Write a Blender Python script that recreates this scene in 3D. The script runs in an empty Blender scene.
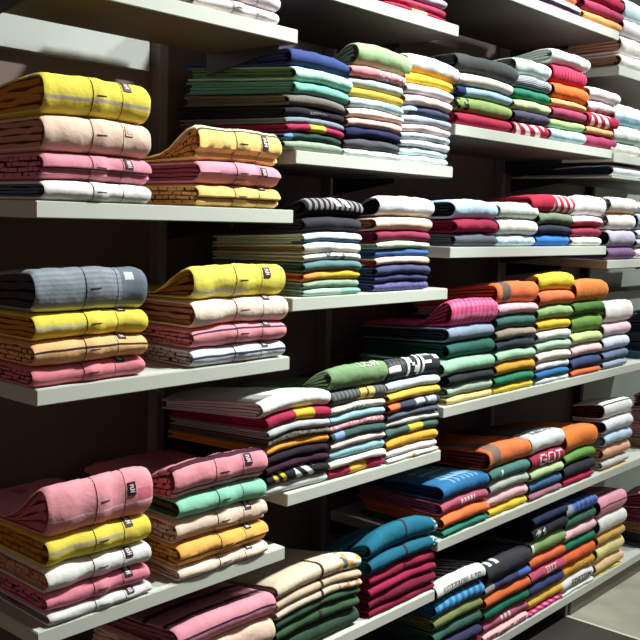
import bpy, math, random
from mathutils import Vector, noise

random.seed(7)
C = bpy.context.scene.collection
S = 1.6                                   # metres per plan unit (one unit = camera to shelf-front plane)
EYE = 1.533                               # eye height above the floor
CX, CY = -0.62514179 * S, -S
YAW, PITCH, ROLL, FPX = 0.851400779, 0.10639905, 0.0284908423, 949.18689

# ------------------------------------------------------------------ camera
fw = Vector((math.cos(PITCH) * math.sin(YAW), math.cos(PITCH) * math.cos(YAW), -math.sin(PITCH)))
rt0 = Vector((math.cos(YAW), -math.sin(YAW), 0)); up0 = rt0.cross(fw)
rt = rt0 * math.cos(ROLL) + up0 * math.sin(ROLL)
up = up0 * math.cos(ROLL) - rt0 * math.sin(ROLL)
cam = bpy.data.objects.new('camera', bpy.data.cameras.new('camera')); C.objects.link(cam)
from mathutils import Matrix
M3 = Matrix((rt, up, -fw)).transposed()
cam.matrix_world = Matrix.Translation((CX, CY, EYE)) @ M3.to_4x4()
cam.data.sensor_width = 36; cam.data.lens = FPX / 640 * 36; cam.data.clip_start = .02
bpy.context.scene.camera = cam

def at(px, py, y=0.0):
    """where the sight line of a photo pixel meets the vertical plane at depth y (shelf fronts: y = 0)"""
    D = fw * FPX + rt * (px - 320) - up * (py - 320)
    t = (y - CY) / D.y
    return CX + D.x * t, EYE + D.z * t

# ------------------------------------------------------------------ colour and materials
def lin(h):
    h = h.lstrip('#'); o = []
    for i in (0, 2, 4):
        c = int(h[i:i + 2], 16) / 255
        o.append(c / 12.92 if c <= .04045 else ((c + .055) / 1.055) ** 2.4)
    return (o[0], o[1], o[2], 1)

def soft(c):
    g = .3 * c[0] + .6 * c[1] + .1 * c[2]
    return tuple(x * .92 + g * .08 for x in c[:3]) + (1,)

mats = {}
def fabric(base, layers=(), side=None):
    """woven cotton; layers = (u0,u1,v0,v1,colour[,texture,scale]) in the garment's own fold coordinates"""
    key = (base, tuple(layers), side)
    if key in mats: return mats[key]
    m = bpy.data.materials.new('fabric_' + base.strip('#')); m.use_nodes = True
    nt = m.node_tree; N = nt.nodes; K = nt.links; b = N['Principled BSDF']
    b.inputs['Roughness'].default_value = .88
    b.inputs['Specular IOR Level'].default_value = .15
    uv = N.new('ShaderNodeUVMap'); sp = N.new('ShaderNodeSeparateXYZ'); K.new(uv.outputs[0], sp.inputs[0])
    tc = N.new('ShaderNodeTexCoord')
    def math_(op, a, bb=None, c=None):
        n = N.new('ShaderNodeMath'); n.operation = op
        for i, x in enumerate((a, bb, c)):
            if x is None: continue
            if isinstance(x, (int, float)): n.inputs[i].default_value = x
            else: K.new(x, n.inputs[i])
        return n.outputs[0]
    def mix(f, a, c):
        n = N.new('ShaderNodeMix'); n.data_type = 'RGBA'; K.new(f, n.inputs[0])
        for i, x in ((6, a), (7, c)):
            if isinstance(x, tuple): n.inputs[i].default_value = x
            else: K.new(x, n.inputs[i])
        return n.outputs[2]
    # slight yarn mottling
    nz = N.new('ShaderNodeTexNoise'); nz.inputs['Scale'].default_value = 60; nz.inputs['Detail'].default_value = 4
    K.new(tc.outputs['Object'], nz.inputs['Vector'])
    bc = soft(lin(base)); lo = tuple(x * .86 for x in bc[:3]) + (1,)
    col = mix(nz.outputs[0], lo, tuple(min(1, x * 1.08) for x in bc[:3]) + (1,))
    for L in layers:
        u0, u1, v0, v1, c = L[:5]
        f = math_('MULTIPLY', math_('COMPARE', sp.outputs[0], (u0 + u1) / 2, (u1 - u0) / 2),
                  math_('COMPARE', sp.outputs[1], (v0 + v1) / 2, (v1 - v0) / 2))
        if len(L) > 5:
            t, sc = L[5], L[6]
            if t == 'noise':
                n = N.new('ShaderNodeTexNoise'); n.inputs['Scale'].default_value = sc; n.inputs['Detail'].default_value = 2
                K.new(tc.outputs['Object'], n.inputs['Vector'])
                f = math_('MULTIPLY', f, math_('GREATER_THAN', n.outputs[0], .52))
            elif t == 'u':
                f = math_('MULTIPLY', f, math_('GREATER_THAN', math_('FRACT', math_('MULTIPLY', sp.outputs[0], sc)), .5))
            elif t == 'v':
                f = math_('MULTIPLY', f, math_('GREATER_THAN', math_('FRACT', math_('MULTIPLY', sp.outputs[1], sc)), .5))
            elif t == 'diag':
                w = math_('ADD', math_('MULTIPLY', sp.outputs[0], sc), math_('MULTIPLY', sp.outputs[1], .9))
                f = math_('MULTIPLY', f, math_('GREATER_THAN', math_('FRACT', w), .5))
            elif t == 'plaid':
                w1 = math_('GREATER_THAN', math_('FRACT', math_('MULTIPLY', sp.outputs[0], sc)), .6)
                w2 = math_('GREATER_THAN', math_('FRACT', math_('MULTIPLY', sp.outputs[1], 2.3)), .6)
                f = math_('MULTIPLY', f, math_('MULTIPLY', math_('ADD', w1, w2), .5))
        col = mix(f, col, soft(lin(c)))
    if side:                                  # stripes seen again on the folded sides
        n5 = N.new('ShaderNodeTexNoise'); n5.inputs['Scale'].default_value = 30; K.new(tc.outputs['Object'], n5.inputs['Vector'])
        f = math_('GREATER_THAN', math_('FRACT', math_('ADD', math_('MULTIPLY', sp.outputs[1], 3.1), math_('MULTIPLY', n5.outputs[0], 1.9))), .87)
        col = mix(f, col, lin(side))
    K.new(col, b.inputs['Base Color'])
    n2 = N.new('ShaderNodeTexNoise'); n2.inputs['Scale'].default_value = 420; n2.inputs['Detail'].default_value = 2
    K.new(tc.outputs['Object'], n2.inputs['Vector'])
    n3 = N.new('ShaderNodeTexNoise'); n3.inputs['Scale'].default_value = 26; n3.inputs['Detail'].default_value = 3
    K.new(tc.outputs['Object'], n3.inputs['Vector'])
    bu = N.new('ShaderNodeBump'); bu.inputs['Strength'].default_value = .25; bu.inputs['Distance'].default_value = .0008
    K.new(n2.outputs[0], bu.inputs['Height'])
    bv = N.new('ShaderNodeBump'); bv.inputs['Strength'].default_value = .6; bv.inputs['Distance'].default_value = .006
    K.new(n3.outputs[0], bv.inputs['Height']); K.new(bu.outputs[0], bv.inputs['Normal'])
    K.new(bv.outputs[0], b.inputs['Normal'])
    mats[key] = m
    return m

def plain(name, c, rough=.5, spec=.5, noise_amt=0, scale=5, c2=None, metal=0):
    m = bpy.data.materials.new(name); m.use_nodes = True
    nt = m.node_tree; N = nt.nodes; b = N['Principled BSDF']
    b.inputs['Roughness'].default_value = rough; b.inputs['Metallic'].default_value = metal
    b.inputs['Specular IOR Level'].default_value = spec
    b.inputs['Base Color'].default_value = lin(c)
    n = N.new('ShaderNodeTexNoise'); n.inputs['Scale'].default_value = scale; n.inputs['Detail'].default_value = 5
    t = N.new('ShaderNodeTexCoord'); nt.links.new(t.outputs['Object'], n.inputs['Vector'])
    r = N.new('ShaderNodeValToRGB'); r.color_ramp.elements[0].position = .35; r.color_ramp.elements[1].position = .65
    a = lin(c); d = lin(c2) if c2 else tuple(x * .93 for x in a[:3]) + (1,)
    r.color_ramp.elements[0].color = d; r.color_ramp.elements[1].color = a
    nt.links.new(n.outputs[0], r.inputs[0]); nt.links.new(r.outputs[0], b.inputs['Base Color'])
    return m

M_SHELF = plain('shelf_laminate', '#d0d4c8', .45, .4, scale=3)
M_UNDER_SHADE = plain('brown_underside_shade', '#5c4c44', .5, .4, scale=3)  # dark brown puts the shade below the boards into the colour
M_BACK = plain('dark_back_panel', '#74645d', .6, .3, scale=2)
M_PALE = plain('pale_green_grey_panel', '#a9b3a8', .5, .4, scale=1.3, c2='#98a298')
M_WHITEP = plain('white_panel', '#b2b6b0', .35, .5, scale=2)
M_STEEL = plain('grey_steel', '#938a86', .45, .5, scale=9, metal=.3)
M_DARKST = plain('black_steel', '#242424', .5, .5, scale=9)
M_INK = plain('dark_maroon_label', '#38161e', .6, .3, scale=50)
M_WINK = plain('white_ink', '#d9ccd0', .6, .3, scale=50)
M_FLOORL = plain('grey_green_marble_floor', '#b9b8a6', .35, .5, scale=2.2, c2='#77766a')
M_FLOORD = plain('dark_floor', '#37342f', .4, .5, scale=2.2)
M_SEAM = plain('dark_thread', '#3a2c2c', .8, .2, scale=50)

# ------------------------------------------------------------------ mesh helpers
def link_mesh(name, V, F, mat, parent=None, uv=None, smooth=True, sharp=50):
    me = bpy.data.meshes.new(name); me.from_pydata(V, [], F)
    if uv:
        l = me.uv_layers.new(name='UVMap').data
        for p in me.polygons:
            for li in p.loop_indices:
                l[li].uv = uv[me.loops[li].vertex_index]
    me.materials.append(mat)
    if smooth:
        me.shade_smooth(); me.set_sharp_from_angle(angle=math.radians(sharp))
    o = bpy.data.objects.new(name, me); C.objects.link(o)
    if parent: o.parent = parent
    return o

def box(name, x0, x1, y0, y1, z0, z1, mat, parent=None, origin=None, bev=.0015):
    """box with bevelled edges, written in world metres (or in the parent's space when origin is given)"""
    import bmesh
    bm = bmesh.new(); bmesh.ops.create_cube(bm, size=1)
    cx, cy, cz = (x0 + x1) / 2, (y0 + y1) / 2, (z0 + z1) / 2
    if parent is None: off = Vector((0, 0, 0))
    else: off = Vector((cx, cy, cz)) - (origin or Vector((0, 0, 0)))
    for v in bm.verts:
        v.co = Vector((v.co.x * (x1 - x0), v.co.y * (y1 - y0), v.co.z * (z1 - z0))) + off
    if bev: bmesh.ops.bevel(bm, geom=bm.edges[:], offset=bev, segments=2, affect='EDGES')
    me = bpy.data.meshes.new(name); bm.to_mesh(me); bm.free(); me.materials.append(mat)
    me.shade_smooth(); me.set_sharp_from_angle(angle=math.radians(40))
    o = bpy.data.objects.new(name, me); C.objects.link(o)
    if parent: o.parent = parent
    else: o.location = (cx, cy, cz)
    return o

def empty(name, loc, label, cat, group=None):
    o = bpy.data.objects.new(name, None); o.empty_display_size = .05
    C.objects.link(o); o.location = loc; o['label'] = label; o['category'] = cat
    if group: o['group'] = group
    return o

GLYPH = {
 'N': ['10001','11001','11001','10101','10011','10011','10001'], 'F': ['11111','10000','10000','11110','10000','10000','10000'],
 'U': ['10001','10001','10001','10001','10001','10001','01110'], 'S': ['01111','10000','10000','01110','00001','00001','11110'],
 'A': ['01110','10001','10001','11111','10001','10001','10001'], 'G': ['01110','10001','10000','10111','10001','10001','01110'],
 'O': ['01110','10001','10001','10001','10001','10001','01110'], 'T': ['11111','00100','00100','00100','00100','00100','00100'],
 'I': ['11111','00100','00100','00100','00100','00100','11111'], 'L': ['10000','10000','10000','10000','10000','10000','11111'],
 'E': ['11111','10000','10000','11110','10000','10000','11111'], 'D': ['11110','10001','10001','10001','10001','10001','11110'],
 'H': ['10001','10001','10001','11111','10001','10001','10001'], 'R': ['11110','10001','10001','11110','10100','10010','10001'],
 '#': ['11110','00010','11110','10000','11111','00100','11111'], 'M': ['10001','11011','10101','10101','10001','10001','10001'],
 '|': ['00110','00110','00110','00110','00110','00110','00110'], 'C': ['01111','10000','10000','10000','10000','10000','01111'],
 ' ': ['00000'] * 7,
}

# ------------------------------------------------------------------ one folded garment
def garment(root, rng, W, L, zlo, zhi, near, thick_t, base, opts, yf):
    """folded garment in root space: nose (front fold) faces -y, sides show the layers. zlo/zhi are functions (u, d)."""
    nu = 30 if near else 14
    Hc = zhi(.5, 0) - zlo(.5, 0)
    r = max(.004, min(.72 * Hc, .032))
    tau = min(.0042, .24 * Hc)
    seed = rng.uniform(0, 99)
    wr = .0034 if near else .0028
    top = opts.get('top')
    lobe = opts.get('lobe')
    def wob(u, t, k=0):
        return noise.noise(Vector((u * 3.2 + seed, t * 1.1 + k * 7.3, seed * .37)))
    def P(u, t, off=0.0):
        """point on the outer surface; t in [-1,1] runs round the nose, beyond it along bottom/top in units of 4 cm"""
        te = max(-1, min(1, t)); a = te * math.pi / 2
        nx, nz = -math.cos(a), math.sin(a)
        d = r * (1 - math.cos(a) ** .8 if abs(te) < 1 else 1)
        w = .5 + .5 * math.copysign(abs(math.sin(a)) ** 1.05, a)
        if t > 1: d = r + (t - 1) * .04
        if t < -1: d = r + (-t - 1) * .04
        dd = d
        e = min(u, 1 - u)
        sq = math.exp(-(e / .018) ** 2) * .12               # the folded ends are pinched a little
        lo, hi = zlo(u, d), zhi(u, d)
        h = hi - lo
        w2 = .5 + (w - .5) * (1 - sq)
        z = lo + h * w2
        push = wr * 1.6 * wob(u * 1.4, 0) * (1 if abs(te) < 1 else .3)
        dd += push + .0025 * wob(u * 2, te * 2, 2) * math.cos(a)
        if lobe and abs(te) < 1:
            wl = w - lobe
            dd += r * .35 * math.exp(-(wl / .06) ** 2)
            if w < lobe: dd += .003
        if opts.get('bulge') and abs(te) < 1:
            dd -= .003 * math.exp(-((u - .51) / .06) ** 2) * math.cos(a) - 0
        if top and t > .2:                                   # free upper surface: soft creases
            z += (.0035 * wob(u * 2.2, d * 22, 3) + .002 * wob(u * 7, d * 60, 5)) * min(1, (t - .2))
        x = W * u + .0016 * noise.noise(Vector((t * .8, seed, 1)))
        # rows taper a touch towards the back
        x += (.5 - u) * .02 * max(0, d - r) / L
        return Vector((x, yf + dd + nx * off, z + nz * off)), w
    nb = 5; nn = 11
    ts = [-1 - (L - r) / .04 * (1 - i / nb) for i in range(nb)] + [-1 + 2 * i / (nn - 1) for i in range(nn)]
    ntp = 9
    ts += [1 + (L - r) / .04 * (i / ntp) ** 1.3 for i in range(1, ntp + 1)]
    us = [0, .012] + [.012 + .976 * i / nu for i in range(1, nu)] + [.988, 1]
    if near: us = sorted(us + [.425, .437, .715, .725])
    V = []; F = []; UV = []; n = len(ts)
    def vcoord(t):
        if abs(t) <= 1: return .5 + .5 * math.sin(t * math.pi / 2)
        return 1 + (t - 1) * .4 if t > 1 else (t + 1) * .4
    for u in us:
        e = .0012 if u in (0, 1) else 0
        for t in ts:
            p, w = P(u, t, -e); V.append(p); UV.append((u, vcoord(t)))
        for t in ts:
            p, w = P(min(max(u, .004), .996), t, -tau)
            # keep the inside between the two faces
            V.append(p); UV.append((u, vcoord(t)))
    m2 = 2 * n
    for i in range(len(us) - 1):
        a = i * m2; b = a + m2
        for j in range(n - 1):
            F.append((a + j, b + j, b + j + 1, a + j + 1))
            F.append((a + n + j + 1, b + n + j + 1, b + n + j, a + n + j))
        F.append((a + n, b + n, b, a)); F.append((a + n - 1, b + n - 1, b + m2 - 1, a + m2 - 1))
    for j in range(n - 1):
        F.append((j, j + 1, n + j + 1, n + j))
        a = (len(us) - 1) * m2
        F.append((a + j + 1, a + j, a + n + j, a + n + j + 1))
    fm = fabric(base, opts.get('layers', ()))
    o = link_mesh('outer_layer', [tuple(v) for v in V], F, fm, root, UV)
    # inner folds: nested flat loops whose rounded fronts show at the open ends
    im = fabric(opts.get('inner', base), (), opts.get('side'))  # inner tints: some the garment's own, others with warm side shade painted in
    nf = 2 if Hc < .016 else (3 if Hc < .034 else (4 if near or Hc < .05 else 5))
    g = tau / Hc
    bands = [g * 1.25 + (1 - 2.5 * g) * k / nf for k in range(nf + 1)]
    V = []; F = []; UV = []
    for k in range(nf):
        w0, w1 = bands[k] + .02, bands[k + 1] - .02
        ds = r * .45 + rng.uniform(.001, .012 + .2 * r)
        ux0, ux1 = rng.uniform(.006, .022), 1 - rng.uniform(.006, .022)
        h = (w1 - w0) * Hc; rr = h / 2
        prof = []
        ds = max(ds, tau * 1.5)
        for i in range(7):
            a = -math.pi / 2 + math.pi * i / 6
            prof.append((ds + rr * (1 - math.cos(a)), .5 + .5 * math.sin(a)))
        nseg = 22 if near else 9
        topp = [(ds + rr + (L * .97 - ds - rr) * i / nseg, 1) for i in range(1, nseg + 1)]
        loop = [(d, 0) for d, _ in reversed(topp)] + prof + topp
        iu = [ux0, ux0 + .01, .5, ux1 - .01, ux1]
        b0 = len(V); m = len(loop); ph = rng.uniform(0, 6)
        for u in iu:
            e = .12 if u in (ux0, ux1) else 0
            for d, q in loop:
                q2 = .5 + (q - .5) * (1 - e)
                lo, hi = zlo(u, max(d, r)), zhi(u, max(d, r))
                # front parts follow the rounded nose so they stay inside the shell
                w = w0 + (w1 - w0) * q2
                if d < r:
                    c = math.sqrt(max(0.05, 1 - (1 - d / r) ** 2)); w = .5 + (w - .5) * min(1, c * 1.02)
                w += .012 * math.sin(d * 55 + ph + k) * (1 if .1 < w < .9 else 0)
                yy = yf + d + .002 * math.sin(k * 2 + ph)
                jx = (.012 if near else .005) * (noise.noise(Vector((d * 16, k * 3.1 + seed, 4))) + .3) if u in (ux0, iu[1]) else 0
                w += (.045 if near else .02) * noise.noise(Vector((d * 20 + k * 9, seed, u * 2))) * (1 if .08 < w < .92 else 0)
                V.append((W * u + abs(jx) + (.5 - u) * .02 * d / L, yy, lo + (hi - lo) * w)); UV.append((u, d / .1 + k * .13))
        for i in range(len(iu) - 1):
            a = b0 + i * m; b = a + m
            for j in range(m - 1): F.append((a + j, b + j, b + j + 1, a + j + 1))
            F.append((a + m - 1, b + m - 1, b, a))
        h2 = m // 2
        for base_i, fl in ((b0, 0), (b0 + (len(iu) - 1) * m, 1)):
            for j in range(h2):
                q = (base_i + j, base_i + j + 1, base_i + m - 2 - j, base_i + m - 1 - j)
                if len(set(q)) < 4: q = tuple(dict.fromkeys(q))
                if len(q) >= 3: F.append(q if fl == 0 else tuple(reversed(q)))
    link_mesh('inner_layers', V, F, im, root, UV)

    def patch(name, u0, u1, t0, t1, mat, off=.0009, thick=.0008, parent=None, nu_=None, nt_=None):
        nu_ = nu_ or max(2, int((u1 - u0) * 40)); nt_ = nt_ or max(2, int((t1 - t0) * 8))
        V = []; F = []; UV = []
        for s in (off - thick, off):
            for i in range(nu_ + 1):
                for j in range(nt_ + 1):
                    u = u0 + (u1 - u0) * i / nu_; t = t0 + (t1 - t0) * j / nt_
                    V.append(tuple(P(u, t, s)[0])); UV.append((u, vcoord(t)))
        k = (nu_ + 1) * (nt_ + 1); J = nt_ + 1
        for i in range(nu_):
            for j in range(nt_):
                a = i * J + j; q = (a, a + J, a + J + 1, a + 1)
                F.append(tuple(x + k for x in q)); F.append(tuple(reversed(q)))
        for i in range(nu_):
            a = i * J; F.append((a, a + J, a + J + k, a + k)); a = i * J + nt_; F.append((a + J, a, a + k, a + J + k))
        for j in range(nt_):
            a = j; F.append((a + 1, a, a + k, a + 1 + k)); a = nu_ * J + j; F.append((a, a + 1, a + 1 + k, a + k))
        return V, F, UV
    def add_patch(name, *a, **kw):
        par = kw.pop('par', root); mat = a[4]
        V, F, UV = patch(name, *a, **kw)
        return link_mesh(name, V, F, mat, par, UV)
    def text(name, s, u0, u1, t0, t1, mat, par, off=.0016):
        cols = len(s) * 6 - 1; V = []; F = []; UV = []
        for ci, ch in enumerate(s):
            for row, bits in enumerate(GLYPH[ch]):
                run = None
                for k in range(6):
                    on = k < 5 and bits[k] == '1'
                    if on and run is None: run = k
                    if not on and run is not None:
                        ua = u0 + (u1 - u0) * (ci * 6 + run) / cols; ub = u0 + (u1 - u0) * (ci * 6 + k) / cols
                        tb = t1 - (t1 - t0) * row / 7; ta = t1 - (t1 - t0) * (row + 1) / 7
                        v, f, q = patch('', ua, ub, ta, tb, mat, off=off, thick=.0005, nu_=1, nt_=1)
                        b = len(V); V += v; UV += q; F += [tuple(x + b for x in ff) for ff in f]; run = None
        return link_mesh(name, V, F, mat, par, UV)
    if opts.get('pk'):
        add_patch('placket', .43, .585, -.55, .75 if not opts.get('roll') else .6, fm, off=.0013, thick=.0020)
        add_patch('seam', .426, .4295, -.95, .98, M_SEAM, off=.0005)
        add_patch('pocket_stitch', .46, .55, .0, .04, M_SEAM, off=.0021)
        add_patch('seam', .717, .7205, -.95, .98, M_SEAM, off=.0004)
        if opts.get('lab', True):
            t0, t1 = opts.get('lt', (.1, .62))
            lb = add_patch('size_label', .738, .812, t0, t1, opts.get('labm', M_INK), off=.0015, thick=.0012)
            dt = (t1 - t0)
            text('glyph', '#', .754, .798, t0 + dt * .22, t1 - dt * .2, M_WINK, lb, off=.0021)
    for T in opts.get('txt', ()):
        s, u0, u1, t0, t1, c = T
        text('print', s, u0, u1, t0, t1, fabric(c), root)
    if opts.get('zip'):
        add_patch('front_seam', .49, .515, -.9, 2.2, M_SEAM, off=.001)
    if opts.get('tag'):
        u = .42; p, _ = P(u, -.75)
        w = .007; V = []; F = []
        for s in (-.0008, .0008):
            V += [(p.x - w, p.y - .004 + s, p.z + .003), (p.x + w, p.y - .004 + s, p.z + .003), (p.x + w * .8, p.y - .006 + s, p.z - .011), (p.x - w * .8, p.y - .006 + s, p.z - .011)]
        F = [(0, 1, 2, 3), (7, 6, 5, 4), (0, 4, 5, 1), (1, 5, 6, 2), (2, 6, 7, 3), (3, 7, 4, 0)]
        link_mesh('hang_tag', V, F, fabric('#efe4cf'), root, None)
    return o

ORD = ['', 'top', 'second from top', 'third from top', 'fourth from top', 'fifth from top', 'sixth from top', 'seventh from top',
       'eighth from top', 'ninth from top', 'tenth from top', 'eleventh from top']

# shelf top heights (metres above floor), from the heights of their front edges
REL = dict(A1=.2813, A2=.0119, A3=-.2154, A4=-.5215, A5=-.800, B1=.3596, B2=.1030, B3=-.1244, B4=-.4363, B5=-.7164,
           C0=.4583, C1=.1825, C2=-.0467, C3=-.3539, C4=-.6193, C5=-.8967, D1=.381, D2=.176, D3=.122, D4=-.081)
SHELF = {k: v * S + EYE for k, v in REL.items()}
TH = .0331
X0, X1, X2, X3, X4 = 0, .44889 * S, .88179 * S, 1.55977 * S, 2.42 * S
DEPTH, BACK = .44, .48

def sstep(x):
    x = max(0, min(1, x)); return x * x * (3 - 2 * x)

def stack(shelf, pxl, pxr, ys, phrase, items, near=False, L=.36, yf=None, bow=.005, slope=.10, lean=0):
    """a pile of folded garments; ys = heights read at the pile's centre, bottom to top"""
    z0 = SHELF[shelf]
    if yf is None: yf = -.002 if near else .004
    if near: pxr += 1.2
    ypx = 300
    # x of the two ends, on the shelf-front plane at shelf height
    def xat(px):
        lo, hi = -50, 1200
        for _ in range(40):
            mid = (lo + hi) / 2
            if at(px, mid)[1] > z0: lo = mid
            else: hi = mid
        return at(px, mid)[0]
    xa, xb = xat(pxl), xat(pxr)
    cpx = (pxl + pxr) / 2
    Z = [z0] + [at(cpx, y)[1] for y in ys[1:]]
    # spread the first boundary from the true shelf height
    H = [z - z0 for z in Z]
    n = len(items); W = xb - xa
    assert len(H) == n + 1, (phrase, len(H), n)
    rng = random.Random(phrase + shelf)
    sd = rng.uniform(0, 50)
    grp = 'folded garments in the ' + phrase
    for k, it in enumerate(items):
        desc, base = it[0], it[1]; opts = dict(it[2]) if len(it) > 2 else {}
        kind = opts.get('kind', 'shirt')
        istop = k == n - 1
        if istop: opts['top'] = True
        opts.setdefault('bulge', bool(opts.get('pk')))
        dx0, dx1 = opts.get('x', (0, 0))
        j0, j1 = rng.uniform(-.001, .005), rng.uniform(-.005, .001)
        ox = xa + dx0 + j0 + lean * H[k]; w = W - dx0 + dx1 - j0 + j1 - .003
        nxt = opts
        def bound(q, ox=ox, w=w, istop=istop, k=k, roll=opts.get('roll'), rl=opts.get('rl', L * 1.4), dome=opts.get('dome', 0)):
            def f(u, d):
                X = (ox + u * w - xa) / W                     # stack coordinate so neighbours share the surface
                X = max(-.15, min(1.15, X))
                if q == 0: return .0
                b = bow * min(1, q * .5)
                h = H[q] * (1 - slope * min(1, max(0, d) / L))
                if q == n and roll:
                    h = (H[q - 1] + (H[q] - H[q - 1]) * (1 - roll * sstep((d - .02) / (rl * .8)))) * (1 - slope * min(1, max(0, d) / L))
                if q == n: h += dome * (4 * X * (1 - X) - .6)
                h += b * (4 * X * (1 - X) - .9)
                h += .0034 * noise.noise(Vector((X * 2.3 + sd, q * 3.7, 0))) + .0018 * noise.noise(Vector((X * 7 + sd, q * 5.1, 2)))
                return max(h, q * .001)
            return f
        lo, hi = bound(k), bound(k + 1)
        gap = .0012
        lo2 = (lambda u, d, lo=lo: lo(u, d) + gap) if k else (lambda u, d: .0004)
        o_ord = ORD[n - k]
        lab = '%s folded %s, %s %s %s' % (desc, kind, o_ord, 'of' if n - k > 1 else 'of', phrase)
        if n - k == 1: lab = '%s folded %s, topmost of %s' % (desc, kind, phrase)
        root = empty('folded_' + kind.replace(' ', '_').replace('-', '_'), (ox, 0, z0), lab, kind, grp)
        garment(root, rng, w, opts.get('L', L) * (1 - rng.uniform(0, .04)), lo2, hi, near, None, base, opts, yf + rng.uniform(-.004, .006) + opts.get('dy', 0))

# garments: (look, colour, options) from the bottom of each pile upwards
PINK, YEL, MUST, CREAM, BEIGE, WHITE = '#e08b9c', '#e6d23a', '#ecc06c', '#f3dcc6', '#e9c7b0', '#e9e7e2'
def hs(c, *vs): return tuple((-.01, 1.01, a, b, c) for a, b in vs)
PK = dict(pk=1)
# ---- left bay
stack('A2', 43, 152, [203, 182, 154, 118, 76], 'yellow-topped pile, second left-bay shelf', [
    ('plain ribbed white', '#eceae6', dict(pk=1, lab=False, inner='#5f6f86')),
    ('pink navy-lined', PINK, dict(pk=1, lobe=.36, side='#2a1a26', layers=hs('#3a2436', (.40, .46)), lt=(.0, .6))),
    ('pale beige pink', BEIGE, dict(pk=1, labm=fabric('#d9b9a4'), lt=(.1, .5), inner='#c98f78')),
    ('yellow grey-striped', YEL, dict(pk=1, roll=.45, layers=hs('#b3a58c', (.34, .44), (1.1, 1.3)), lt=(.35, .8), inner='#c98a2a')),
], near=True, L=.37, bow=.003, slope=.03)
stack('A2', 199, 281, [208.5, 186, 163, 127.5], 'pale-yellow-topped pile, second left-bay shelf', [
    ('light mustard dark-lined', MUST, dict(pk=1, lobe=.35, side='#4a2a18', layers=hs('#4b3a30', (.36, .43)), lt=(.5, .95))),
    ('dusky pink', '#dd93a5', dict(pk=1, lobe=.3, inner='#9c4a58', lt=(-.1, .5))),
    ('pale yellow green-striped', '#f2cf75', dict(pk=1, roll=.8, rl=.18, lobe=.22, side='#4a2a18', layers=((-.01, 1.01, .9, 1.6, '#f3e9b8'),) + hs('#4a5a40', (.86, .92)), lt=(-.1, .5), inner='#d08f45')),
], near=True, L=.37, bow=.003, slope=.03)
stack('A3', 34, 147, [382, 362, 337.5, 311, 268], 'grey-topped pile, third left-bay shelf', [
    ('coral pink', '#e07f8c', dict(pk=1, lt=(.35, .95), side='#331820')),
    ('peach dark-striped', '#f0b878', dict(pk=1, lt=(.45, .98), side='#331820', layers=hs('#3c3038', (.56, .66)))),
    ('bright yellow', YEL, dict(pk=1, lt=(.6, 1.0), layers=((0, .42, .38, .55, '#d6cfa0'),), inner='#c98a2a')),
    ('grey denim-look', '#8f97a0', dict(pk=1, roll=.4, lab=False, inner='#454048', layers=((-.01, 1.01, -.01, 1.6, '#7f8790', 'v', 9), (.76, 1.01, .2, 1.3, '#6b7480'), (-.01, 1.01, .02, .10, '#d8cfa8'), (.80, .88, .72, .9, '#c9ced2')))),
], near=True, L=.37, bow=.003, slope=.03)
stack('A3', 193, 286, [362, 345, 324, 298, 264.5], 'yellow-topped pile, third left-bay shelf', [
    ('pale grey navy-striped', '#d3d4da', dict(pk=1, lt=(.3, .9), side='#241c24', layers=hs('#32405c', (.48, .62)))),
    ('coral navy-striped', '#ea939a', dict(pk=1, lt=(.4, .9), side='#331018', layers=hs('#3b3355', (.72, .81)))),
    ('cream beige', CREAM, dict(pk=1, lt=(.5, .95), inner='#c08a62')),
    ('lemon yellow pale-banded', '#ecdf48', dict(pk=1, roll=.85, rl=.19, lt=(.1, .55), layers=((-.01, .55, .12, .3, '#e6dfa8'),), inner='#b87a35')),
], near=True, L=.37, bow=.003, slope=.03)
stack('A4', 48, 152, [616, 598.5, 579.5, 555.5, 527, 477], 'plain-pink-topped pile, fourth left-bay shelf', [
    ('silvery white', '#d9d8d6', dict(pk=1, lt=(.2, .95), inner='#8a7680')),
    ('dusky rose', '#dd7f92', dict(pk=1, lt=(.2, .9), side='#331820')),
    ('off-white', '#eae8e0', dict(pk=1, lt=(.1, .75), inner='#d0a080', side='#a06030')),
    ('yellow grey-banded', YEL, dict(pk=1, lt=(.35, .95), layers=((-.01, .72, .48, .62, '#b9ad86'),), inner='#c98a2a', side='#7a4a20')),
    ('large pink', '#ec97a2', dict(pk=1, roll=.85, rl=.2, lt=(.0, .35), layers=((-.01, 1.01, .30, .34, '#f6c3c8'), (.83, .98, .35, .62, '#dd6f80')), inner='#d07080')),
], near=True, L=.37, bow=.003, slope=.03)
stack('A4', 178, 267, [575, 555, 534, 510.5, 489, 457], 'striped-pink-topped pile, fourth left-bay shelf', [
    ('pale cream', '#f0dac6', dict(pk=1, lt=(.5, 1.0), inner='#e0b59a', tag=1)),
    ('mustard black-striped', '#ecb04a', dict(pk=1, lobe=.3, lt=(.55, 1.0), side='#2a1810', layers=hs('#2c2020', (.32, .40)))),
    ('beige black-striped', '#e8cdb8', dict(pk=1, lobe=.25, lt=(.3, .9), side='#2a1810', layers=hs('#2c2424', (.24, .31)))),
    ('mint green', '#86c9aa', dict(pk=1, lab=False, inner='#4b5a3c', x=(.004, -.004))),
    ('dark-striped pink', '#e8909c', dict(pk=1, roll=.8, rl=.2, lobe=.18, lt=(.1, .6), side='#331018', layers=hs('#4a2030', (.16, .22), (.92, 1.0), (1.3, 1.36)), x=(-.012, 0))),
], near=True, L=.37, bow=.003, slope=.03)
stack('A1', 195, 282, [18, 1, -18], 'white pile on the topmost left-bay shelf', [
    ('white pink-tinged', '#ecdfe0', dict(pk=1, lab=False)),
    ('pale grey white', '#dcd4d8', dict(pk=1, lab=False)),
], near=True, L=.37, bow=.003, slope=.03)
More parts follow.
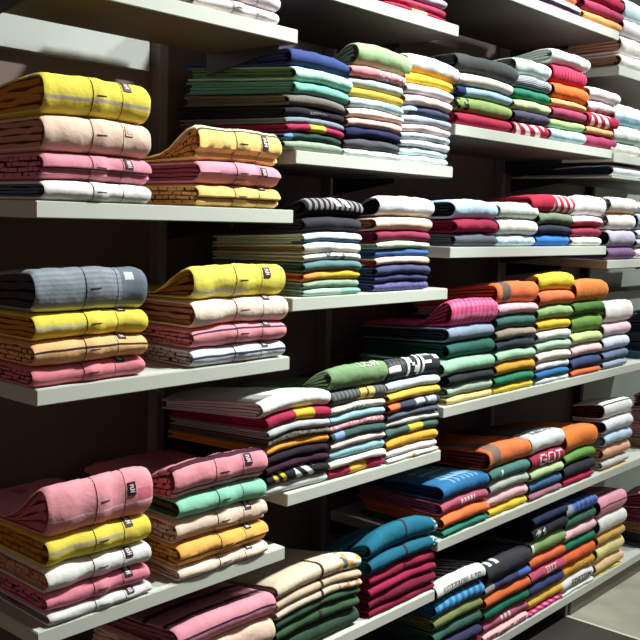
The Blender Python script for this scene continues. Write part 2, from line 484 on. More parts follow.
stack('A5', 175, 272, [710, 665, 636, 611], 'pile under the fourth left-bay shelf', [
    ('plain rose', '#d98a98', {}), ('plain beige', BEIGE, {}),
    ('wide pink navy-striped', '#df8f9f', dict(roll=.15, layers=hs('#4a2848', (.50, .60), (1.15, 1.3), (1.9, 2.1), (2.7, 2.9)), inner='#b06070')),
], near=True, L=.38, bow=.006)

# ---- middle bay
stack('B1', 388, 449, [19, 8.5, -1, -12], 'red pile on the topmost middle-bay shelf', [
    ('crimson cream-blocked', '#b01c44', dict(layers=((.42, .66, -.5, 1.5, '#e8dca0'),))),
    ('plain crimson', '#a32a50', {}), ('pale lilac', '#b9b6cc', {}),
])
P = 'navy-topped pile, second middle-bay shelf'
stack('B2', 286, 345, [151.5, 142, 133.5, 125, 118.5, 107.5, 96.5, 83, 68.5, 50], P, [
    ('sage grey', '#8fa08c', {}), ('bottle green blue-edged', '#2f4a44', dict(layers=((0, .14, -.5, 1.5, '#5f86c0'),))),
    ('maroon yellow-blocked', '#a01f48', dict(layers=((.38, .66, -.5, 1.5, '#dcb93c'),))),
    ('slate blue', '#7d8896', {}), ('black', '#23212c', dict(layers=((.4, .7, .3, .6, '#77727c', 'noise', 300),))),
    ('taupe grey', '#6f6862', {}), ('sea green', '#6fb5a0', dict(x=(.016, .01))),
    ('pale mint', '#a4d8c2', dict(x=(.01, .012), inner='#5f8a64')),
    ('navy', '#33437c', dict(roll=1.0, rl=.3, x=(.0, .015), layers=((-.01, 1.01, .1, .35, '#26305c'),))),
], L=.42, bow=.007, lean=.09, slope=-.16)
stack('B2', 346, 402, [157, 150.5, 139.5, 128.5, 119, 109, 99.5, 89.5, 78.5, 67, 42], 'sage-topped pile, second middle-bay shelf', [
    ('thin white', '#d7dedb', {}), ('charcoal', '#4a4c50', {}), ('dark navy', '#22264c', {}), ('blush', '#e5b5aa', {}),
    ('cream pink', '#f0d6cb', {}), ('pale aqua', '#b7d3d8', dict(layers=((.62, 1.01, .1, .8, '#8fb6bd'),))),
    ('mustard', '#cfa82e', {}), ('powder blue', '#aebfc8', {}),
    ('coral and white', '#d98086', dict(layers=((.5, 1.01, -.5, 1.5, '#ead6d6', 'noise', 90),))),
    ('large sage green', '#8fae7c', dict(roll=.8, rl=.16, x=(.02, .02))),
], bow=.006, lean=.07)
stack('B2', 401, 450, [163, 156.5, 148, 140.5, 133, 124.5, 116, 106, 95.5, 85, 73.5, 53], 'white-topped pile, second middle-bay shelf', [
    ('thin white', '#e6efef', {}), ('icy blue', '#cfe4e6', {}), ('plain white', '#e8eeee', {}),
    ('flecked pale grey', '#c3d0d6', dict(layers=((.1, .9, .2, .7, '#6a7a88', 'noise', 260),))), ('pale rose', '#e6c4c0', {}),
    ('blue grey', '#98a9b6', {}), ('navy light-blue-edged', '#3a4660', dict(layers=((0, .3, .4, 1.3, '#8fa8d8'), (0, .12, -.2, .4, '#d8754a')))),
    ('blush pink', '#efd0cc', {}), ('lilac white', '#e6dde8', {}), ('bright yellow', '#e8c60e', {}),
    ('white peach-hemmed', '#eee6e6', dict(roll=.8, rl=.2, x=(.01, .03), layers=((-.01, 1.01, -.1, .18, '#dca078'),))),
], bow=.006, lean=.07)
stack('B3', 305, 363, [296, 288.5, 279.5, 270.5, 260, 252.5, 242, 231.5, 216, 197.5], 'black-topped pile, third middle-bay shelf', [
    ('mint and teal', '#a8cdb8', dict(layers=((.64, 1.01, -.5, 1.5, '#7fae9c'),))), ('sage', '#8fa68c', {}),
    ('yellow orange-edged', '#e9b91c', dict(layers=((0, .3, -.5, 1.5, '#e8963c'),), inner='#d0582c')), ('teal grey', '#5c7f80', {}),
    ('white grey-patched', '#d8d8d0', dict(layers=((.35, .7, -.2, 1.2, '#6a6e70', 'noise', 60),))), ('ivory white', '#efece2', dict(inner='#b09a84')),
    ('white blue-hemmed', '#e9f0f4', dict(layers=((-.01, 1.01, -.3, .34, '#3f628c'),))), ('charcoal black', '#35343c', {}),
    ('black white-marked', '#242226', dict(roll=.7, rl=.15, layers=((0, 1, .3, 1.4, '#8d8a8c', 'u', 11), (.45, .75, .5, 1.3, '#e6e4e4', 'diag', 6)))),
], bow=.006)
stack('B3', 377, 431, [289, 281.5, 274.5, 265, 256.5, 248.5, 241.5, 230.5, 216, 195], 'white-topped pile, third middle-bay shelf', [
    ('flecked purple navy', '#4b4a80', dict(layers=((0, 1, 0, 1, '#6c6aa0', 'noise', 250),))), ('deep blue', '#3c4372', {}), ('dull navy', '#454b72', {}),
    ('cream red-hemmed', '#f0c8bc', dict(layers=((-.01, 1.01, -.3, .2, '#8c2c2c'),), inner='#b04a3c')), ('royal blue', '#3c68a4', {}),
    ('pale green', '#b8cfae', {}), ('plum red', '#8c2a4c', {}), ('cream peach', '#f0cfb4', dict(x=(-.006, .006), inner='#d08058')),
    ('big white', '#e8eaec', dict(roll=.85, rl=.16, x=(.004, .014), layers=((-.01, 1.01, .0, .22, '#c9c5c2'),), inner='#26222a')),
], bow=.005)
stack('B4', 268, 331, [488.5, 480, 467, 458.5, 448, 439, 431, 422, 410, 392], 'white-topped pile, fourth middle-bay shelf', [
    ('pale grey', '#cfd1cd', {}), ('black yellow-and-white-marked', '#26242a', dict(layers=((.1, .3, 0, 1.2, '#e0c02c', 'diag', 9), (.42, .75, 0, 1.2, '#e2e2e0', 'diag', 5)))),
    ('dark plum', '#3e1f32', {}), ('black', '#2a2028', {}), ('orange', '#e69a20', {}),
    ('brown grey flecked', '#6d6a5c', dict(layers=((0, 1, 0, 1, '#4a4840', 'noise', 90),))), ('light grey', '#b3b6b4', {}),
    ('maroon yellow-blocked', '#a82048', dict(layers=((.42, .72, -.5, 1.5, '#dcae20'),))),
    ('wide white', '#edf2ea', dict(roll=.25, x=(-.02, .005))),
], L=.40, bow=.009, slope=.16)
stack('B4', 331, 387, [471.5, 462.5, 455.5, 444.5, 437, 428, 420.5, 411, 402.5, 387.5, 364], 'green-topped pile, fourth middle-bay shelf', [
    ('crimson yellow-blocked', '#a82048', dict(layers=((.36, .68, -.5, 1.5, '#dcb42c'),))), ('cream white', '#e6ded2', {}), ('light teal', '#8cbcc4', {}),
    ('blush', '#e9c6c0', {}), ('dark green blue-edged', '#3a5450', dict(layers=((.05, .22, -.5, 1.5, '#7c9cd0'),))),
    ('red flecked pink', '#b07078', dict(layers=((0, 1, 0, 1.2, '#d8a4a8', 'noise', 110),))), ('sky blue', '#94c4cc', {}),
    ('off-white flecked', '#dcd4c8', dict(layers=((0, .7, 0, .5, '#7a7468', 'noise', 130),))),
    ('dark heather yellow-banded', '#4a4c48', dict(layers=((0, 1, -.2, 1.2, '#66686a', 'u', 14), (.52, .63, -.5, 1.5, '#e0c060'), (.66, .77, -.5, 1.5, '#e0c060')))),
    ('green roll-fold', '#78996a', dict(roll=.95, rl=.17, x=(-.006, .004), txt=(('USA', .5, .84, .42, .95, '#cfdcc0'),))),
], bow=.005, slope=.14)
stack('B4', 388, 440, [461.5, 453, 445, 434, 423.5, 416.5, 409, 399, 388.5, 378.5, 357], 'black-topped pile, fourth middle-bay shelf', [
    ('white orange-flecked', '#dedcd4', dict(layers=((.3, .55, .1, .9, '#c88a58', 'noise', 70),))), ('plain white', '#e8e6e0', {}), ('mustard', '#e0a024', {}),
    ('dark teal yellow-blocked', '#4a6860', dict(layers=((.42, .70, -.5, 1.5, '#e2cc30'),))), ('pale grey', '#cfd2d0', {}), ('dark slate', '#5a6070', {}),
    ('navy grey-blocked', '#3c4254', dict(layers=((0, .2, -.2, 1.2, '#e06c2c'), (.5, .68, 0, 1.2, '#aab0b8'), (.73, .92, 0, 1.2, '#aab0b8')))),
    ('golden yellow', '#dcb234', {}), ('pale blue', '#c4d8e2', {}),
    ('black letter-printed', '#343438', dict(roll=.9, rl=.16, layers=((0, .34, .1, 3, '#5c5c60', 'plaid', 14), (0, .22, .42, .72, '#e8e8e8'), (.9, 1.01, .8, 1.1, '#e8e8e8')), txt=(('NF', .34, .86, -.5, .95, '#f4f4f2'),))),
], bow=.005, slope=.12)
stack('B5', 277, 362, [637, 625, 611, 601, 592, 583, 567], 'beige-topped pile, lowest middle-bay shelf', [
    ('forest green', '#38503c', dict(kind='sweatshirt')), ('moss green', '#3e5c3e', dict(kind='sweatshirt', zip=1)), ('dark green', '#35523a', dict(kind='sweatshirt', zip=1)),
    ('cream orange-printed', '#dccab0', dict(kind='sweatshirt', zip=1, layers=((.72, 1, -.2, 1.5, '#c98a58', 'noise', 40),))),
    ('thin beige', '#c9b294', dict(kind='sweatshirt', zip=1)),
    ('wide beige logo-printed', '#dccbae', dict(kind='sweatshirt', zip=1, roll=.5, rl=.3, layers=((.70, .99, -.2, 1.6, '#f0efe8'), (.70, .99, -.2, 1.6, '#d8a040', 'noise', 38), (.74, .82, .2, 1.2, '#54677c', 'noise', 60)))),
], L=.40, bow=.014, slope=.2)
stack('B5', 371, 438, [606, 597, 584, 574, 562.5, 546.5, 526], 'teal-topped pile, lowest middle-bay shelf', [
    ('burgundy', '#8a163a', dict(kind='sweatshirt')), ('dark burgundy', '#7c1838', dict(kind='sweatshirt')), ('wine red', '#a01c46', dict(kind='sweatshirt')),
    ('crimson', '#981c40', dict(kind='sweatshirt', zip=1)),
    ('deep teal', '#12627c', dict(kind='sweatshirt', zip=1, layers=((.93, 1.01, -.3, 1.2, '#c8d8d8', 'noise', 120),))),
    ('plump teal', '#146a84', dict(kind='sweatshirt', zip=1, roll=.9, rl=.17, dome=.022, layers=((.95, 1.01, -.3, 1.2, '#c8d8d8', 'noise', 120),))),
], L=.19, bow=.01, slope=.1)

# ---- right bay
stack('C0', 498, 533, [-2, -12, -22], 'orange pile on the topmost right-bay shelf', [('orange', '#e8783a', {}), ('plum', '#8c4c68', {})])
stack('C0', 534, 579, [17.5, 6, -5, -14], 'mauve-and-white pile, topmost right-bay shelf', [('mauve', '#9c4c6c', {}), ('white blue-hemmed', '#dfe8ee', dict(layers=((-.01, 1.01, -.3, .3, '#46586c'),), x=(.01, .02))), ('orange', '#e07440', {})])
stack('C0', 586, 625, [27, 15.5, 3, -9], 'red pile, topmost right-bay shelf', [('peach orange', '#eaa860', {}), ('dark pink', '#b43a62', {}), ('crimson', '#c01e4c', {})], bow=.003)
stack('C1', 459, 514, [127, 115.5, 99.5, 88, 75.5, 56], 'charcoal-topped pile, second right-bay shelf', [
    ('crimson', '#a81840', {}), ('olive green black-printed', '#8ca65a', dict(layers=((0, .2, 0, 1.2, '#26281e', 'noise', 60),))),
    ('light blue navy-hemmed', '#a3c4de', dict(layers=((-.01, 1.01, .85, 1.6, '#36425c'), (0, .16, -.3, 1.3, '#22306a')))),
    ('cream', '#ece2d2', {}), ('large charcoal', '#4c4f50', dict(roll=.3, x=(-.02, .02))),
], bow=.005)
stack('C1', 515, 551, [136, 122.5, 112, 100, 89, 75, 58], 'mint-topped pile, second right-bay shelf', [
    ('crimson white-striped', '#ac1840', dict(layers=((.05, .85, -.3, 1.5, '#f2dada', 'diag', 3.6),))), ('dark slate', '#4a4a60', {}), ('pale lime', '#ccdd9c', {}),
    ('emerald green', '#1f8062', {}), ('grey and white pinstriped', '#55596a', dict(layers=((0, 1, -.3, 1.5, '#c9ccd4', 'v', 8),))),
    ('pale mint', '#d6e8de', dict(roll=.3)),
], bow=.004)
stack('C1', 552, 587, [141, 129.5, 120, 108, 100, 83.5, 65, 50], 'white-topped pile, second right-bay shelf', [
    ('powder blue', '#b4d0de', {}), ('light green', '#a9ca80', {}), ('dusty maroon', '#a03a5c', {}), ('peach orange', '#f0b26c', {}),
    ('bright orange', '#e06818', {}), ('ribbed crimson', '#b01640', dict(x=(0,-.004), layers=((0, 1, 0, 1.2, '#c43862', 'u', 12),))), ('white', '#eef2ee', dict(roll=.3, x=(-.02, .01))),
], bow=.003)
stack('C1', 588, 618.5, [147, 135.5, 128, 113, 101, 87.5], 'pale-pink-topped pile, second right-bay shelf', [
    ('plum', '#a83660', {}), ('peach', '#f0b070', {}), ('crimson white-striped', '#b01840', dict(layers=((.08, .72, 0, 1.3, '#f6e4e6', 'diag', 4),))),
    ('white pink-hemmed', '#f4e8e4', dict(layers=((-.01, 1.01, -.3, .2, '#b06070'),))), ('pale pink white', '#f6e8e8', dict(roll=.2)),
], bow=.003)
stack('C2', 458, 499, [245.6, 233.5, 218.4, 199], 'light-blue-topped pile, third right-bay shelf', [
    ('slate grey', '#5c6270', {}), ('burgundy', '#9c1e44', {}), ('light blue', '#bcd8ee', dict(roll=.3, inner='#3a4450', x=(-.008, .006))),
], bow=.006)
stack('C2', 500, 538, [245.4, 235.3, 218.5, 202], 'pale-green-topped pile, third right-bay shelf', [
    ('ice blue', '#b9d6ea', dict(layers=((0, 1, 0, 1, '#d4e6f2', 'noise', 80),))), ('off-white', '#ecebdf', {}), ('pale green', '#dbe9dc', dict(roll=.3)),
], bow=.006)
stack('C2', 539, 573, [245, 234.8, 225, 212, 194], 'red-topped pile, third right-bay shelf', [
    ('bright blue', '#2c7cd8', {}), ('black navy', '#2a2c40', {}), ('grey green', '#76826c', {}),
    ('red white-striped', '#c0183c', dict(roll=.2, x=(-.06, .012), layers=((.5, .98, -.1, 1.8, '#f0dcdc', 'diag', 7),))),
], bow=.005)
stack('C2', 574, 603.5, [244, 237, 227, 215.5, 195], 'white-topped pile, third right-bay shelf', [
    ('white', '#efeee6', {}), ('plum red', '#a02e50', {}), ('red and white', '#d04058', dict(layers=((-.01, 1.01, .5, 1.6, '#f8e6e6'),))),
    ('puffy white', '#f4f4f2', dict(roll=.8, rl=.2, x=(-.004, .02))),
], bow=.004)
stack('C3', 449, 495, [405.5, 393.7, 382.5, 372.5, 356.5, 340.5, 325, 298], 'pink-ribbed-topped pile, long upper shelf', [
    ('pale yellow', '#e8d284', {}), ('grey mint', '#a9bea8', {}), ('near-black', '#2c3034', {}), ('mint green', '#98c8a6', dict(x=(-.03, 0))),
    ('dark teal', '#2c6458', {}), ('blue grey', '#8a9cb2', dict(inner='#3a4254')),
    ('bright pink ribbed', '#dc3e7c', dict(roll=.9, rl=.14, layers=((0, 1, -.5, 2.5, '#e880a6', 'plaid', 11),), x=(0, .01))),
], bow=.004)
stack('C3', 496, 535, [393.7, 383.7, 373.7, 361, 349.5, 338.7, 328.7, 314.5, 303, 281], 'orange grey-collared pile, long upper shelf', [
    ('yellow', '#e8c81c', {}), ('emerald', '#24805e', {}), ('mustard', '#cf9a20', {}), ('mint', '#a2ccaa', {}), ('blue black', '#343c4a', {}),
    ('warm grey', '#9c8c80', {}), ('dark sea green', '#44706a', {}), ('light pink', '#ecb6c0', {}),
    ('orange grey-collared', '#f07838', dict(roll=.25, layers=((.12, .30, -.2, 3, '#77625a'),), x=(-.01, .008))),
], bow=.005)
stack('C3', 537, 571, [384.5, 377, 369.4, 361.5, 351, 340.3, 330.5, 319, 305.5, 290.5, 272], 'yellow-topped pile, long upper shelf', [
    ('white mint', '#d4e2dc', {}), ('blue', '#2c6ca4', {}), ('white grey', '#ccd2d2', {}), ('cream', '#e6dccb', {}), ('light mint', '#a8ccae', {}),
    ('pale grey', '#ccd4cc', {}), ('golden yellow', '#e2b60c', {}), ('sage', '#8cac70', {}), ('burnt orange', '#e0703c', {}),
    ('vivid yellow', '#f4d40c', dict(roll=.85, rl=.16, x=(-.006, .004))),
], bow=.005)
stack('C3', 572, 602.5, [376.5, 368.5, 356, 344, 332, 314.5, 301.5, 279], 'orange-topped pile, long upper shelf', [
    ('rust orange', '#d8642c', {}), ('navy', '#3a4670', {}), ('pale pink', '#ecc2c4', {}), ('pale lime', '#b8cc84', {}), ('leaf green', '#6c9440', {}),
    ('dark leaf green', '#446e2c', {}), ('plain orange', '#e07c30', dict(roll=.8, rl=.16, dome=.006, x=(0, .02))),
], bow=.004)
stack('C3', 603.5, 631, [370, 360, 350, 336, 322.5, 301], 'pinkish-white-topped pile, long upper shelf', [
    ('lavender blue', '#a0aabf', dict(x=(0, -.03))), ('slate blue', '#6c7c9c', dict(x=(0, -.025))), ('ice blue', '#cfdcee', dict(x=(0, -.008))), ('pale rose', '#eccad2', {}),
    ('pinkish white', '#f8ecec', dict(roll=.3)),
], bow=.003)
stack('C3', 649.5, 674, [358, 349, 340, 330, 320, 306], 'dark pile at the right picture edge, upper', [
    ('aqua blue', '#5aa4c0', {}), ('navy', '#363a54', {}), ('white-lined navy', '#4a4e66', dict(layers=hs('#c8ccd4', (.4, .6)))), ('dark navy', '#33364c', {}),
    ('grey navy', '#50546a', dict(roll=.3)),
], bow=.003, L=.13)
stack('C4', 443, 490, [534, 522.5, 508.5, 495, 478.5], 'blue-topped pile, second shelf from floor', [
    ('emerald', '#26806a', {}), ('orange', '#ec7434', {}), ('dusty rose white-marked', '#bc5670', dict(layers=((.38, .7, .3, .75, '#f0dede', 'u', 14),))),
    ('bright blue printed', '#2a72a6', dict(roll=.3, layers=((.2, .8, .9, 2.6, '#9cc4dc', 'plaid', 10), (0, 1, 2.2, 4, '#6c6a58', 'noise', 60)), inner='#28406c')),
], bow=.006, slope=.12)
stack('C4', 491, 530, [514.5, 503, 490, 478, 465, 444], 'orange grey-banded pile, second shelf from floor', [
    ('yellow', '#e8c414', {}), ('pale pink', '#ecbcc0', dict(x=(-.01, 0))), ('silver grey', '#b8bcb2', {}), ('dusty teal', '#4c8078', dict(layers=((.25, .30, .2, .8, '#d0dcd4'),))),
    ('orange grey-banded', '#f07a3c', dict(roll=.25, layers=((.06, .26, -.2, 3, '#8c7468'),), inner='#a83828', x=(-.015, .006))),
], bow=.006, slope=.12)
stack('C4', 531, 564, [500, 489.5, 477.5, 466.5, 452, 433], 'white letter-printed pile, second shelf from floor', [
    ('mauve', '#a0687c', {}), ('denim blue', '#3f6c92', {}), ('pale lime', '#b4ca90', {}),
    ('maroon white-lettered', '#a82a48', dict(txt=(('GOT', .22, .92, -.5, .5, '#ecc4c8'),))),
    ('white letter-printed', '#dde3e2', dict(roll=.25, layers=((-.01, 1.01, 1.5, 5, '#5a5a5c'),), txt=(('NEU', .2, .8, .9, 1.45, '#6c7a74'),))),
], bow=.005, slope=.12)
stack('C4', 565, 596, [486.5, 475, 462, 450, 428.5], 'plain-orange-topped pile, second shelf from floor', [
    ('crimson', '#b42050', {}), ('black', '#33343c', {}), ('leaf green', '#649a44', {}), ('wide orange', '#e87c2c', dict(roll=.3, x=(0, .012))),
], bow=.006, slope=.12)
stack('C4', 604.5, 632, [474, 467, 457.5, 444, 431.5, 417.5, 401], 'white-and-grey-topped pile, second shelf from floor', [
    ('tan cream', '#e0c48c', dict(x=(0, -.02))), ('silver white', '#ccccc8', dict(x=(0, -.01))), ('peach', '#f0b490', {}), ('light blue', '#bcd2ec', {}), ('lilac white', '#e4e4ea', dict(L=.16, inner='#5a3038', side='#2a1018')),
    ('white grey-lined', '#ecebea', dict(roll=.3, L=.15, inner='#5a3038', side='#2a1018', x=(-.006, -.006), layers=hs('#4a4a50', (.86, .92)))),
], L=.24, bow=.003, slope=.1)
stack('C4', 656.5, 680, [456, 446, 436, 421, 404, 386], 'maroon-striped pile at the right picture edge', [
    ('yellow green', '#c8c040', {}), ('tan', '#c8a880', {}), ('pink', '#e0a0a8', {}), ('pale pink', '#e4b0b8', dict(inner='#d89aa4')),
    ('pink maroon-lined', '#e0a8b0', dict(roll=.3, inner='#8c2840')),
], bow=.003, L=.13)
stack('C5', 435, 484, [661, 649, 636, 622, 609, 594, 575], 'black-and-white-topped pile, lowest shelf', [
    ('maroon', '#7c2440', {}), ('navy', '#363a5c', {}), ('dark teal', '#3c6458', {}), ('olive', '#7c8850', {}), ('rippled blue', '#2a80bc', dict(layers=((0, 1, 0, 1.2, '#58a4d8', 'u', 8),))),
    ('black striped white-banded', '#33343a', dict(roll=.3, layers=((0, 1, 1.05, 4, '#c0c2c2', 'diag', 8), (-.01, 1.01, .35, 1.0, '#e4e8e2')), txt=(('EDITION LTD', .12, .88, -.02, .26, '#8c948c'),))),
], bow=.007, slope=.12)
stack('C5', 485, 530, [636.5, 624, 612.5, 600.5, 588, 577.5, 558], 'charcoal-topped pile, lowest shelf', [
    ('pink white-lettered', '#f0c0c0', dict(txt=(('HOT MOHT HOT', .06, .94, -.3, .3, '#a84058'),))), ('mauve white-marked', '#bc5c78', dict(layers=((.35, .62, .4, .85, '#f0d4dc', 'u', 12),))),
    ('emerald', '#1c7054', {}), ('orange', '#e0682c', {}), ('navy blue-ended', '#3a4468', dict(layers=((.74, 1.01, -.3, 1.4, '#4c6cb8'), (0, .2, -.3, 1.4, '#8c8c90')))),
    ('charcoal white-marked', '#3c3c40', dict(roll=.3, layers=((0, .3, .9, 1.15, '#d8d8d4', 'u', 7),))),
], bow=.004, slope=.12)
stack('C5', 530, 565, [615, 603.5, 591, 579, 566, 553, 537.5, 524, 513], 'dark-navy-topped pile, lowest shelf', [
    ('hot pink patterned', '#c81e64', dict(layers=((0, 1, -.2, 1.2, '#e87ca8', 'diag', 6),))), ('yellow', '#ecb83c', {}), ('indigo navy', '#38426c', {}),
    ('rose white-lettered', '#c0506c', dict(txt=(('IIII', .42, .72, -.1, .5, '#f0d0d8'),))), ('orange', '#e86c38', {}), ('sage green', '#8cac6a', dict(layers=((0, .05, 0, 1, '#ece8d8'),))),
    ('black white-printed', '#2c2c36', dict(layers=((.08, .35, .2, .8, '#dcdcdc', 'noise', 90),))), ('dark navy', '#28304e', dict(roll=.3)),
], bow=.003, slope=.12)
stack('C5', 563, 595, [599, 586, 574, 562, 549, 538.5, 527, 516, 502], 'blue-plaid-topped pile, lowest shelf', [
    ('white', '#dcdedc', {}), ('white black-lettered', '#e2e2e0', dict(txt=(('EDITION', .3, .9, -.25, .25, '#30343c'),))), ('mustard', '#d89a24', dict(layers=((.5, .75, .3, .6, '#f0d898', 'noise', 160),))),
    ('orange', '#e8642c', {}), ('sea green', '#1c7a60', {}), ('blush', '#eebcc0', {}), ('dark green', '#3a6050', {}),
    ('blue plaid', '#34508c', dict(roll=.3, layers=((0, 1, -.5, 3, '#5a7cc0', 'plaid', 7), (0, .22, .1, 1.2, '#8c98a0')))),
], bow=.003, slope=.12)
stack('C5', 597, 624.5, [579.5, 569, 557, 542, 531.5, 514.5, 496], 'pink-topped pile, lowest long shelf', [
    ('lemon yellow', '#e4d850', {}), ('cream peach', '#f0cc98', {}), ('pale yellow', '#f0e098', {}), ('golden', '#d8a850', {}), ('white roll-fold', '#ebebe6', dict(inner='#8c7c78')),
    ('pink dark-lined', '#eaa0b0', dict(roll=.35, inner='#7c2c3c', layers=hs('#7c3048', (.5, .58), (1.1, 1.2)))),
], bow=.003, slope=.1)
stack('C5', 645.5, 668, [548, 540, 530, 518, 505, 488], 'rosy pile at the right picture edge, lowest', [
    ('denim blue', '#5c7cb0', {}), ('charcoal', '#3a3a40', {}), ('brown tan', '#a87c68', {}), ('maroon', '#a04058', {}), ('pink maroon-sided', '#e0a0b0', dict(roll=.3, inner='#9c3c54')),
], bow=.003, L=.13)
# ---- far right bay
stack('D1', 622, 652, [67, 57.5, 38.5, 21, 1], 'white pile, highest far-right shelf', [
    ('plain white', '#f2f0ec', dict(inner='#d8a888')), ('cream white', '#f4efe8', dict(inner='#d8a080')), ('pale grey white', '#e4e2e2', dict(inner='#3a2a2c')), ('icy blue', '#d4ecf4', dict(inner='#2a3448', roll=.3)),
], bow=.003)
stack('D2', 614, 643, [155, 143.5, 126, 104], 'blue-white pile, second far-right shelf', [
    ('cream white', '#f2f2ea', {}), ('white green-hemmed', '#eef6f4', dict(layers=((-.01, 1.01, -.3, .25, '#a8c4bc'),))), ('white blue-hemmed', '#eaf6f8', dict(layers=((-.01, 1.01, -.3, .38, '#9ccbe0'),), roll=.2)),
], bow=.003)
stack('D3', 616, 645, [177, 166], 'single garment on the thin grey far-right shelf', [('pale blue-white navy-lined', '#e6ebf2', dict(inner='#3a4668', roll=.3))], bow=.003, L=.40)
stack('D4', 609, 636, [260, 247.5, 230, 213, 197], 'cream-topped pile, far-right shelf', [
    ('purple', '#7c5c84', {}), ('lilac grey', '#c0bace', dict(inner='#26202c')), ('cream blush', '#f4ece6', {}), ('cream peach-hemmed', '#f8f2e6', dict(layers=((-.01, 1.01, -.3, .2, '#f2cfa4'),), roll=.2)),
], bow=.003)
stack('D4', 637, 662, [260, 248, 238, 230, 213, 202], 'pale pile beside the purple shirt, far-right shelf', [
    ('white pink', '#f0e4e8', {}), ('lilac', '#c8c4d4', {}), ('white', '#eef2f4', {}), ('blue grey', '#aebccc', {}), ('ice white', '#e8f2f4', dict(roll=.2)),
], bow=.003)
# ------------------------------------------------------------------ shelves
def shelf_board(key, xa, xb, label, y0=0.0, th=TH, mat=None, bracket=True, depth=None):
    DEPTH = depth or globals()['DEPTH']
    z = SHELF[key]; o = empty('shelf_board', ((xa + xb) / 2, y0, z - th), label, 'shelf', 'wall shelf boards')
    org = Vector(o.location)
    box('board', xa + .0015, xb - .0015, y0, DEPTH, z - th, z, mat or M_SHELF, o, org, bev=.0018)
    box('underside_shade', xa + .004, xb - .004, y0 + .004, DEPTH - .004, z - th - .0012, z - th + .001, M_UNDER_SHADE, o, org, bev=0)  # thin dark sheet added to stand for the shade under the board
    if bracket:
        for x in (xa + .02, xb - .02):
            V = [(x - .004, DEPTH + .012, z - th), (x + .004, DEPTH + .012, z - th), (x + .004, DEPTH - .24, z - th), (x - .004, DEPTH - .24, z - th),
                 (x - .004, DEPTH + .012, z - th - .055), (x + .004, DEPTH + .012, z - th - .055), (x + .004, DEPTH - .24, z - th - .014), (x - .004, DEPTH - .24, z - th - .014)]
            V = [(a - org.x, b - org.y, c - org.z) for a, b, c in V]
            link_mesh('bracket', V, [(0, 1, 2, 3), (7, 6, 5, 4), (0, 4, 5, 1), (1, 5, 6, 2), (2, 6, 7, 3), (3, 7, 4, 0)], M_DARKST, o, None, smooth=False)
for k, t in (('A1', 'topmost'), ('A2', 'second'), ('A3', 'third'), ('A4', 'fourth')):
    shelf_board(k, X0, X1, 'pale grey shelf board, %s in the left bay, under size-labelled shirts' % t, depth=.29 if k == 'A1' else None)
shelf_board('A5', X0, X1, 'pale grey shelf board at the foot of the left bay, under pink striped shirt')
for k, t in (('B1', 'first'), ('B2', 'second'), ('B3', 'third'), ('B4', 'fourth'), ('B5', 'fifth')):
    shelf_board(k, X1, X2, 'pale grey shelf board, %s from the top in the middle bay' % t)
for k, t in (('C0', 'first'), ('C1', 'second'), ('C2', 'third')):
    shelf_board(k, X2, X3, 'pale grey shelf board, %s from the top in the right bay' % t)
for k, t in (('C3', 'third from the floor'), ('C4', 'second from the floor'), ('C5', 'lowest')):
    shelf_board(k, X2, X4, 'long pale shelf board running right out of the picture, %s' % t)
for k, t in (('D1', 'highest one, under white rolled tops'), ('D2', 'under pale blue and white shirts'), ('D4', 'just below purple folded shirt')):
    shelf_board(k, X3 + .012, X4, 'short white shelf board in the far right bay, %s' % t)
shelf_board('D3', X3 + .012, X4, 'thin grey shelf in the far right bay, under the single pale navy-lined shirt', th=.008)

# ------------------------------------------------------------------ setting
def struct(o, kind='structure'): o['kind'] = kind; return o
XP = 1.49 * S
struct(box('wall_back', -2.2, 2.10 * S, BACK + .03, BACK + .10, 0, 3.6, M_BACK, bev=0))
struct(box('wall_right', 2.10 * S, 6.5, BACK + .03, BACK + .10, 0, 3.6, M_PALE, bev=0))
struct(box('floor', XP, 7.0, -5.0, BACK + .03, -.05, 0, M_FLOORL, bev=0))
struct(box('floor', -3.5, XP - .014, -5.0, BACK + .03, -.05, 0, M_FLOORD, bev=0))
struct(box('trim_1', XP - .014, XP, -5.0, BACK + .03, -.05, .001, plain('grout', '#c9c6b8', .6), bev=0))
struct(box('ceiling', -3.5, 7.0, -5.0, BACK + .1, 3.6, 3.65, plain('ceiling_paint', '#8f8a84', .8), bev=0))
struct(box('baseboard_left', -2.2, XP - .02, .06, .075, 0, SHELF['C5'] - TH - .002, plain('black_plinth', '#1c1a19', .5), bev=.001))
# white strip panel fixed to the back of the left bay
xs = (-1.2, .4065 * S)
z1, z0_ = .287 * S + EYE, .2385 * S + EYE
p = box('back_strip', xs[0], xs[1], BACK + .002, BACK + .031, z0_, z1 , M_WHITEP, bev=.001)
p['label'] = 'long white strip panel on the dark back wall above the yellow shirt'; p['category'] = 'panel'
ups = [(.433 * S, 'slim grey upright post between the left and middle bays'), (X2, 'slim grey upright post between the middle and right bays'),
       (X3 + .005, 'slim grey upright post between the right and far right bays'), (2.09 * S, 'dark upright post at the pale wall panel, far right')]
for x, lab in ups:
    u = empty('upright_post', (x, BACK, 0), lab, 'post', 'upright posts')
    box('post', x - .018, x + .012, BACK - .012, BACK + .029, 0, 2.7, M_STEEL if x < 3 else M_DARKST, u, Vector((x, BACK, 0)), bev=.002)
for zr, lab in ((-.20, 'dark hang rail across the pale wall, below purple shirt shelf'), (.14, 'dark hang rail across the pale wall, below thin grey shelf')):
    z = zr * S + EYE
    o = box('hang_rail', 2.10 * S + .02, X4 + .3, BACK - .005, BACK + .03, z - .012, z + .008, M_DARKST, bev=.003)
    o['label'] = lab; o['category'] = 'rail'
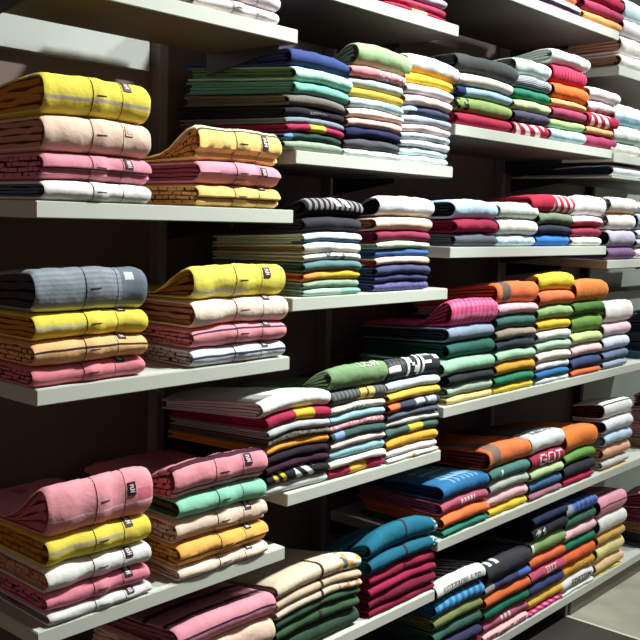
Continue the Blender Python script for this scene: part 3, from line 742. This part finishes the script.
# foot post at the end of the dark plinth
o = box('foot_post', XP - .018, XP + .004, .02, .06, .001, SHELF['C5'] - TH - .001, M_STEEL, bev=.002)
o['label'] = 'short grey metal foot under the lowest shelf, bottom right'; o['category'] = 'foot'
o = box('front_rail', XP + .006, X4, .012, .03, SHELF['C5'] - TH - .065, SHELF['C5'] - TH - .001, plain('brown_rail', '#6d6358', .5), bev=.002)
o['label'] = 'brown metal rail under the lowest long shelf, bottom right'; o['category'] = 'rail'

# ------------------------------------------------------------------ light
def area(name, loc, target, power, size, col, sy=None):
    l = bpy.data.lights.new(name, 'AREA'); l.energy = power; l.size = size; l.color = col
    l.shape = 'RECTANGLE' if sy else 'DISK'
    if sy: l.size_y = sy
    o = bpy.data.objects.new(name, l); C.objects.link(o); o.location = loc
    o.rotation_euler = (Vector(target) - Vector(loc)).to_track_quat('-Z', 'Y').to_euler()
    return o
WARM = (1, .93, .85); COOL = (.95, 1, .97)
def spot(loc, target, power, cone, col, rad=.09):
    l = bpy.data.lights.new('ceiling_spot', 'SPOT'); l.energy = power; l.color = col; l.spot_size = math.radians(cone)
    l.spot_blend = .7; l.shadow_soft_size = rad
    o = bpy.data.objects.new('ceiling_spot', l); C.objects.link(o); o.location = loc
    o.rotation_euler = (Vector(target) - Vector(loc)).to_track_quat('-Z', 'Y').to_euler()
for x, tx, pw in ((1.4, .15, 405), (2.5, 1.1, 310), (3.6, 2.3, 280), (4.8, 3.4, 310)):
    spot((x, -.98, 3.5), (tx, 0, .9), pw, 66, COOL)
area('aisle_fill', (3.0, -2.2, 3.2), (1.0, 0, 1.0), 9, 1.2, COOL)  # unseen fill added to give the lower fronts some frontal light
area('warm_fill', (-2.6, -.6, 1.5), (0.5, .2, 1.2), 3, 1.0, (1, .55, .4))  # unseen orange fill added to warm the shaded left sides
w = bpy.data.worlds.new('world'); bpy.context.scene.world = w; w.use_nodes = True
w.node_tree.nodes['Background'].inputs[0].default_value = (1, .8, .72, 1)
w.node_tree.nodes['Background'].inputs[1].default_value = .13
vs = bpy.context.scene.view_settings
vs.view_transform = 'Standard'; vs.look = 'None'; vs.gamma = 1; vs.use_curve_mapping = False; vs.exposure = 0.0
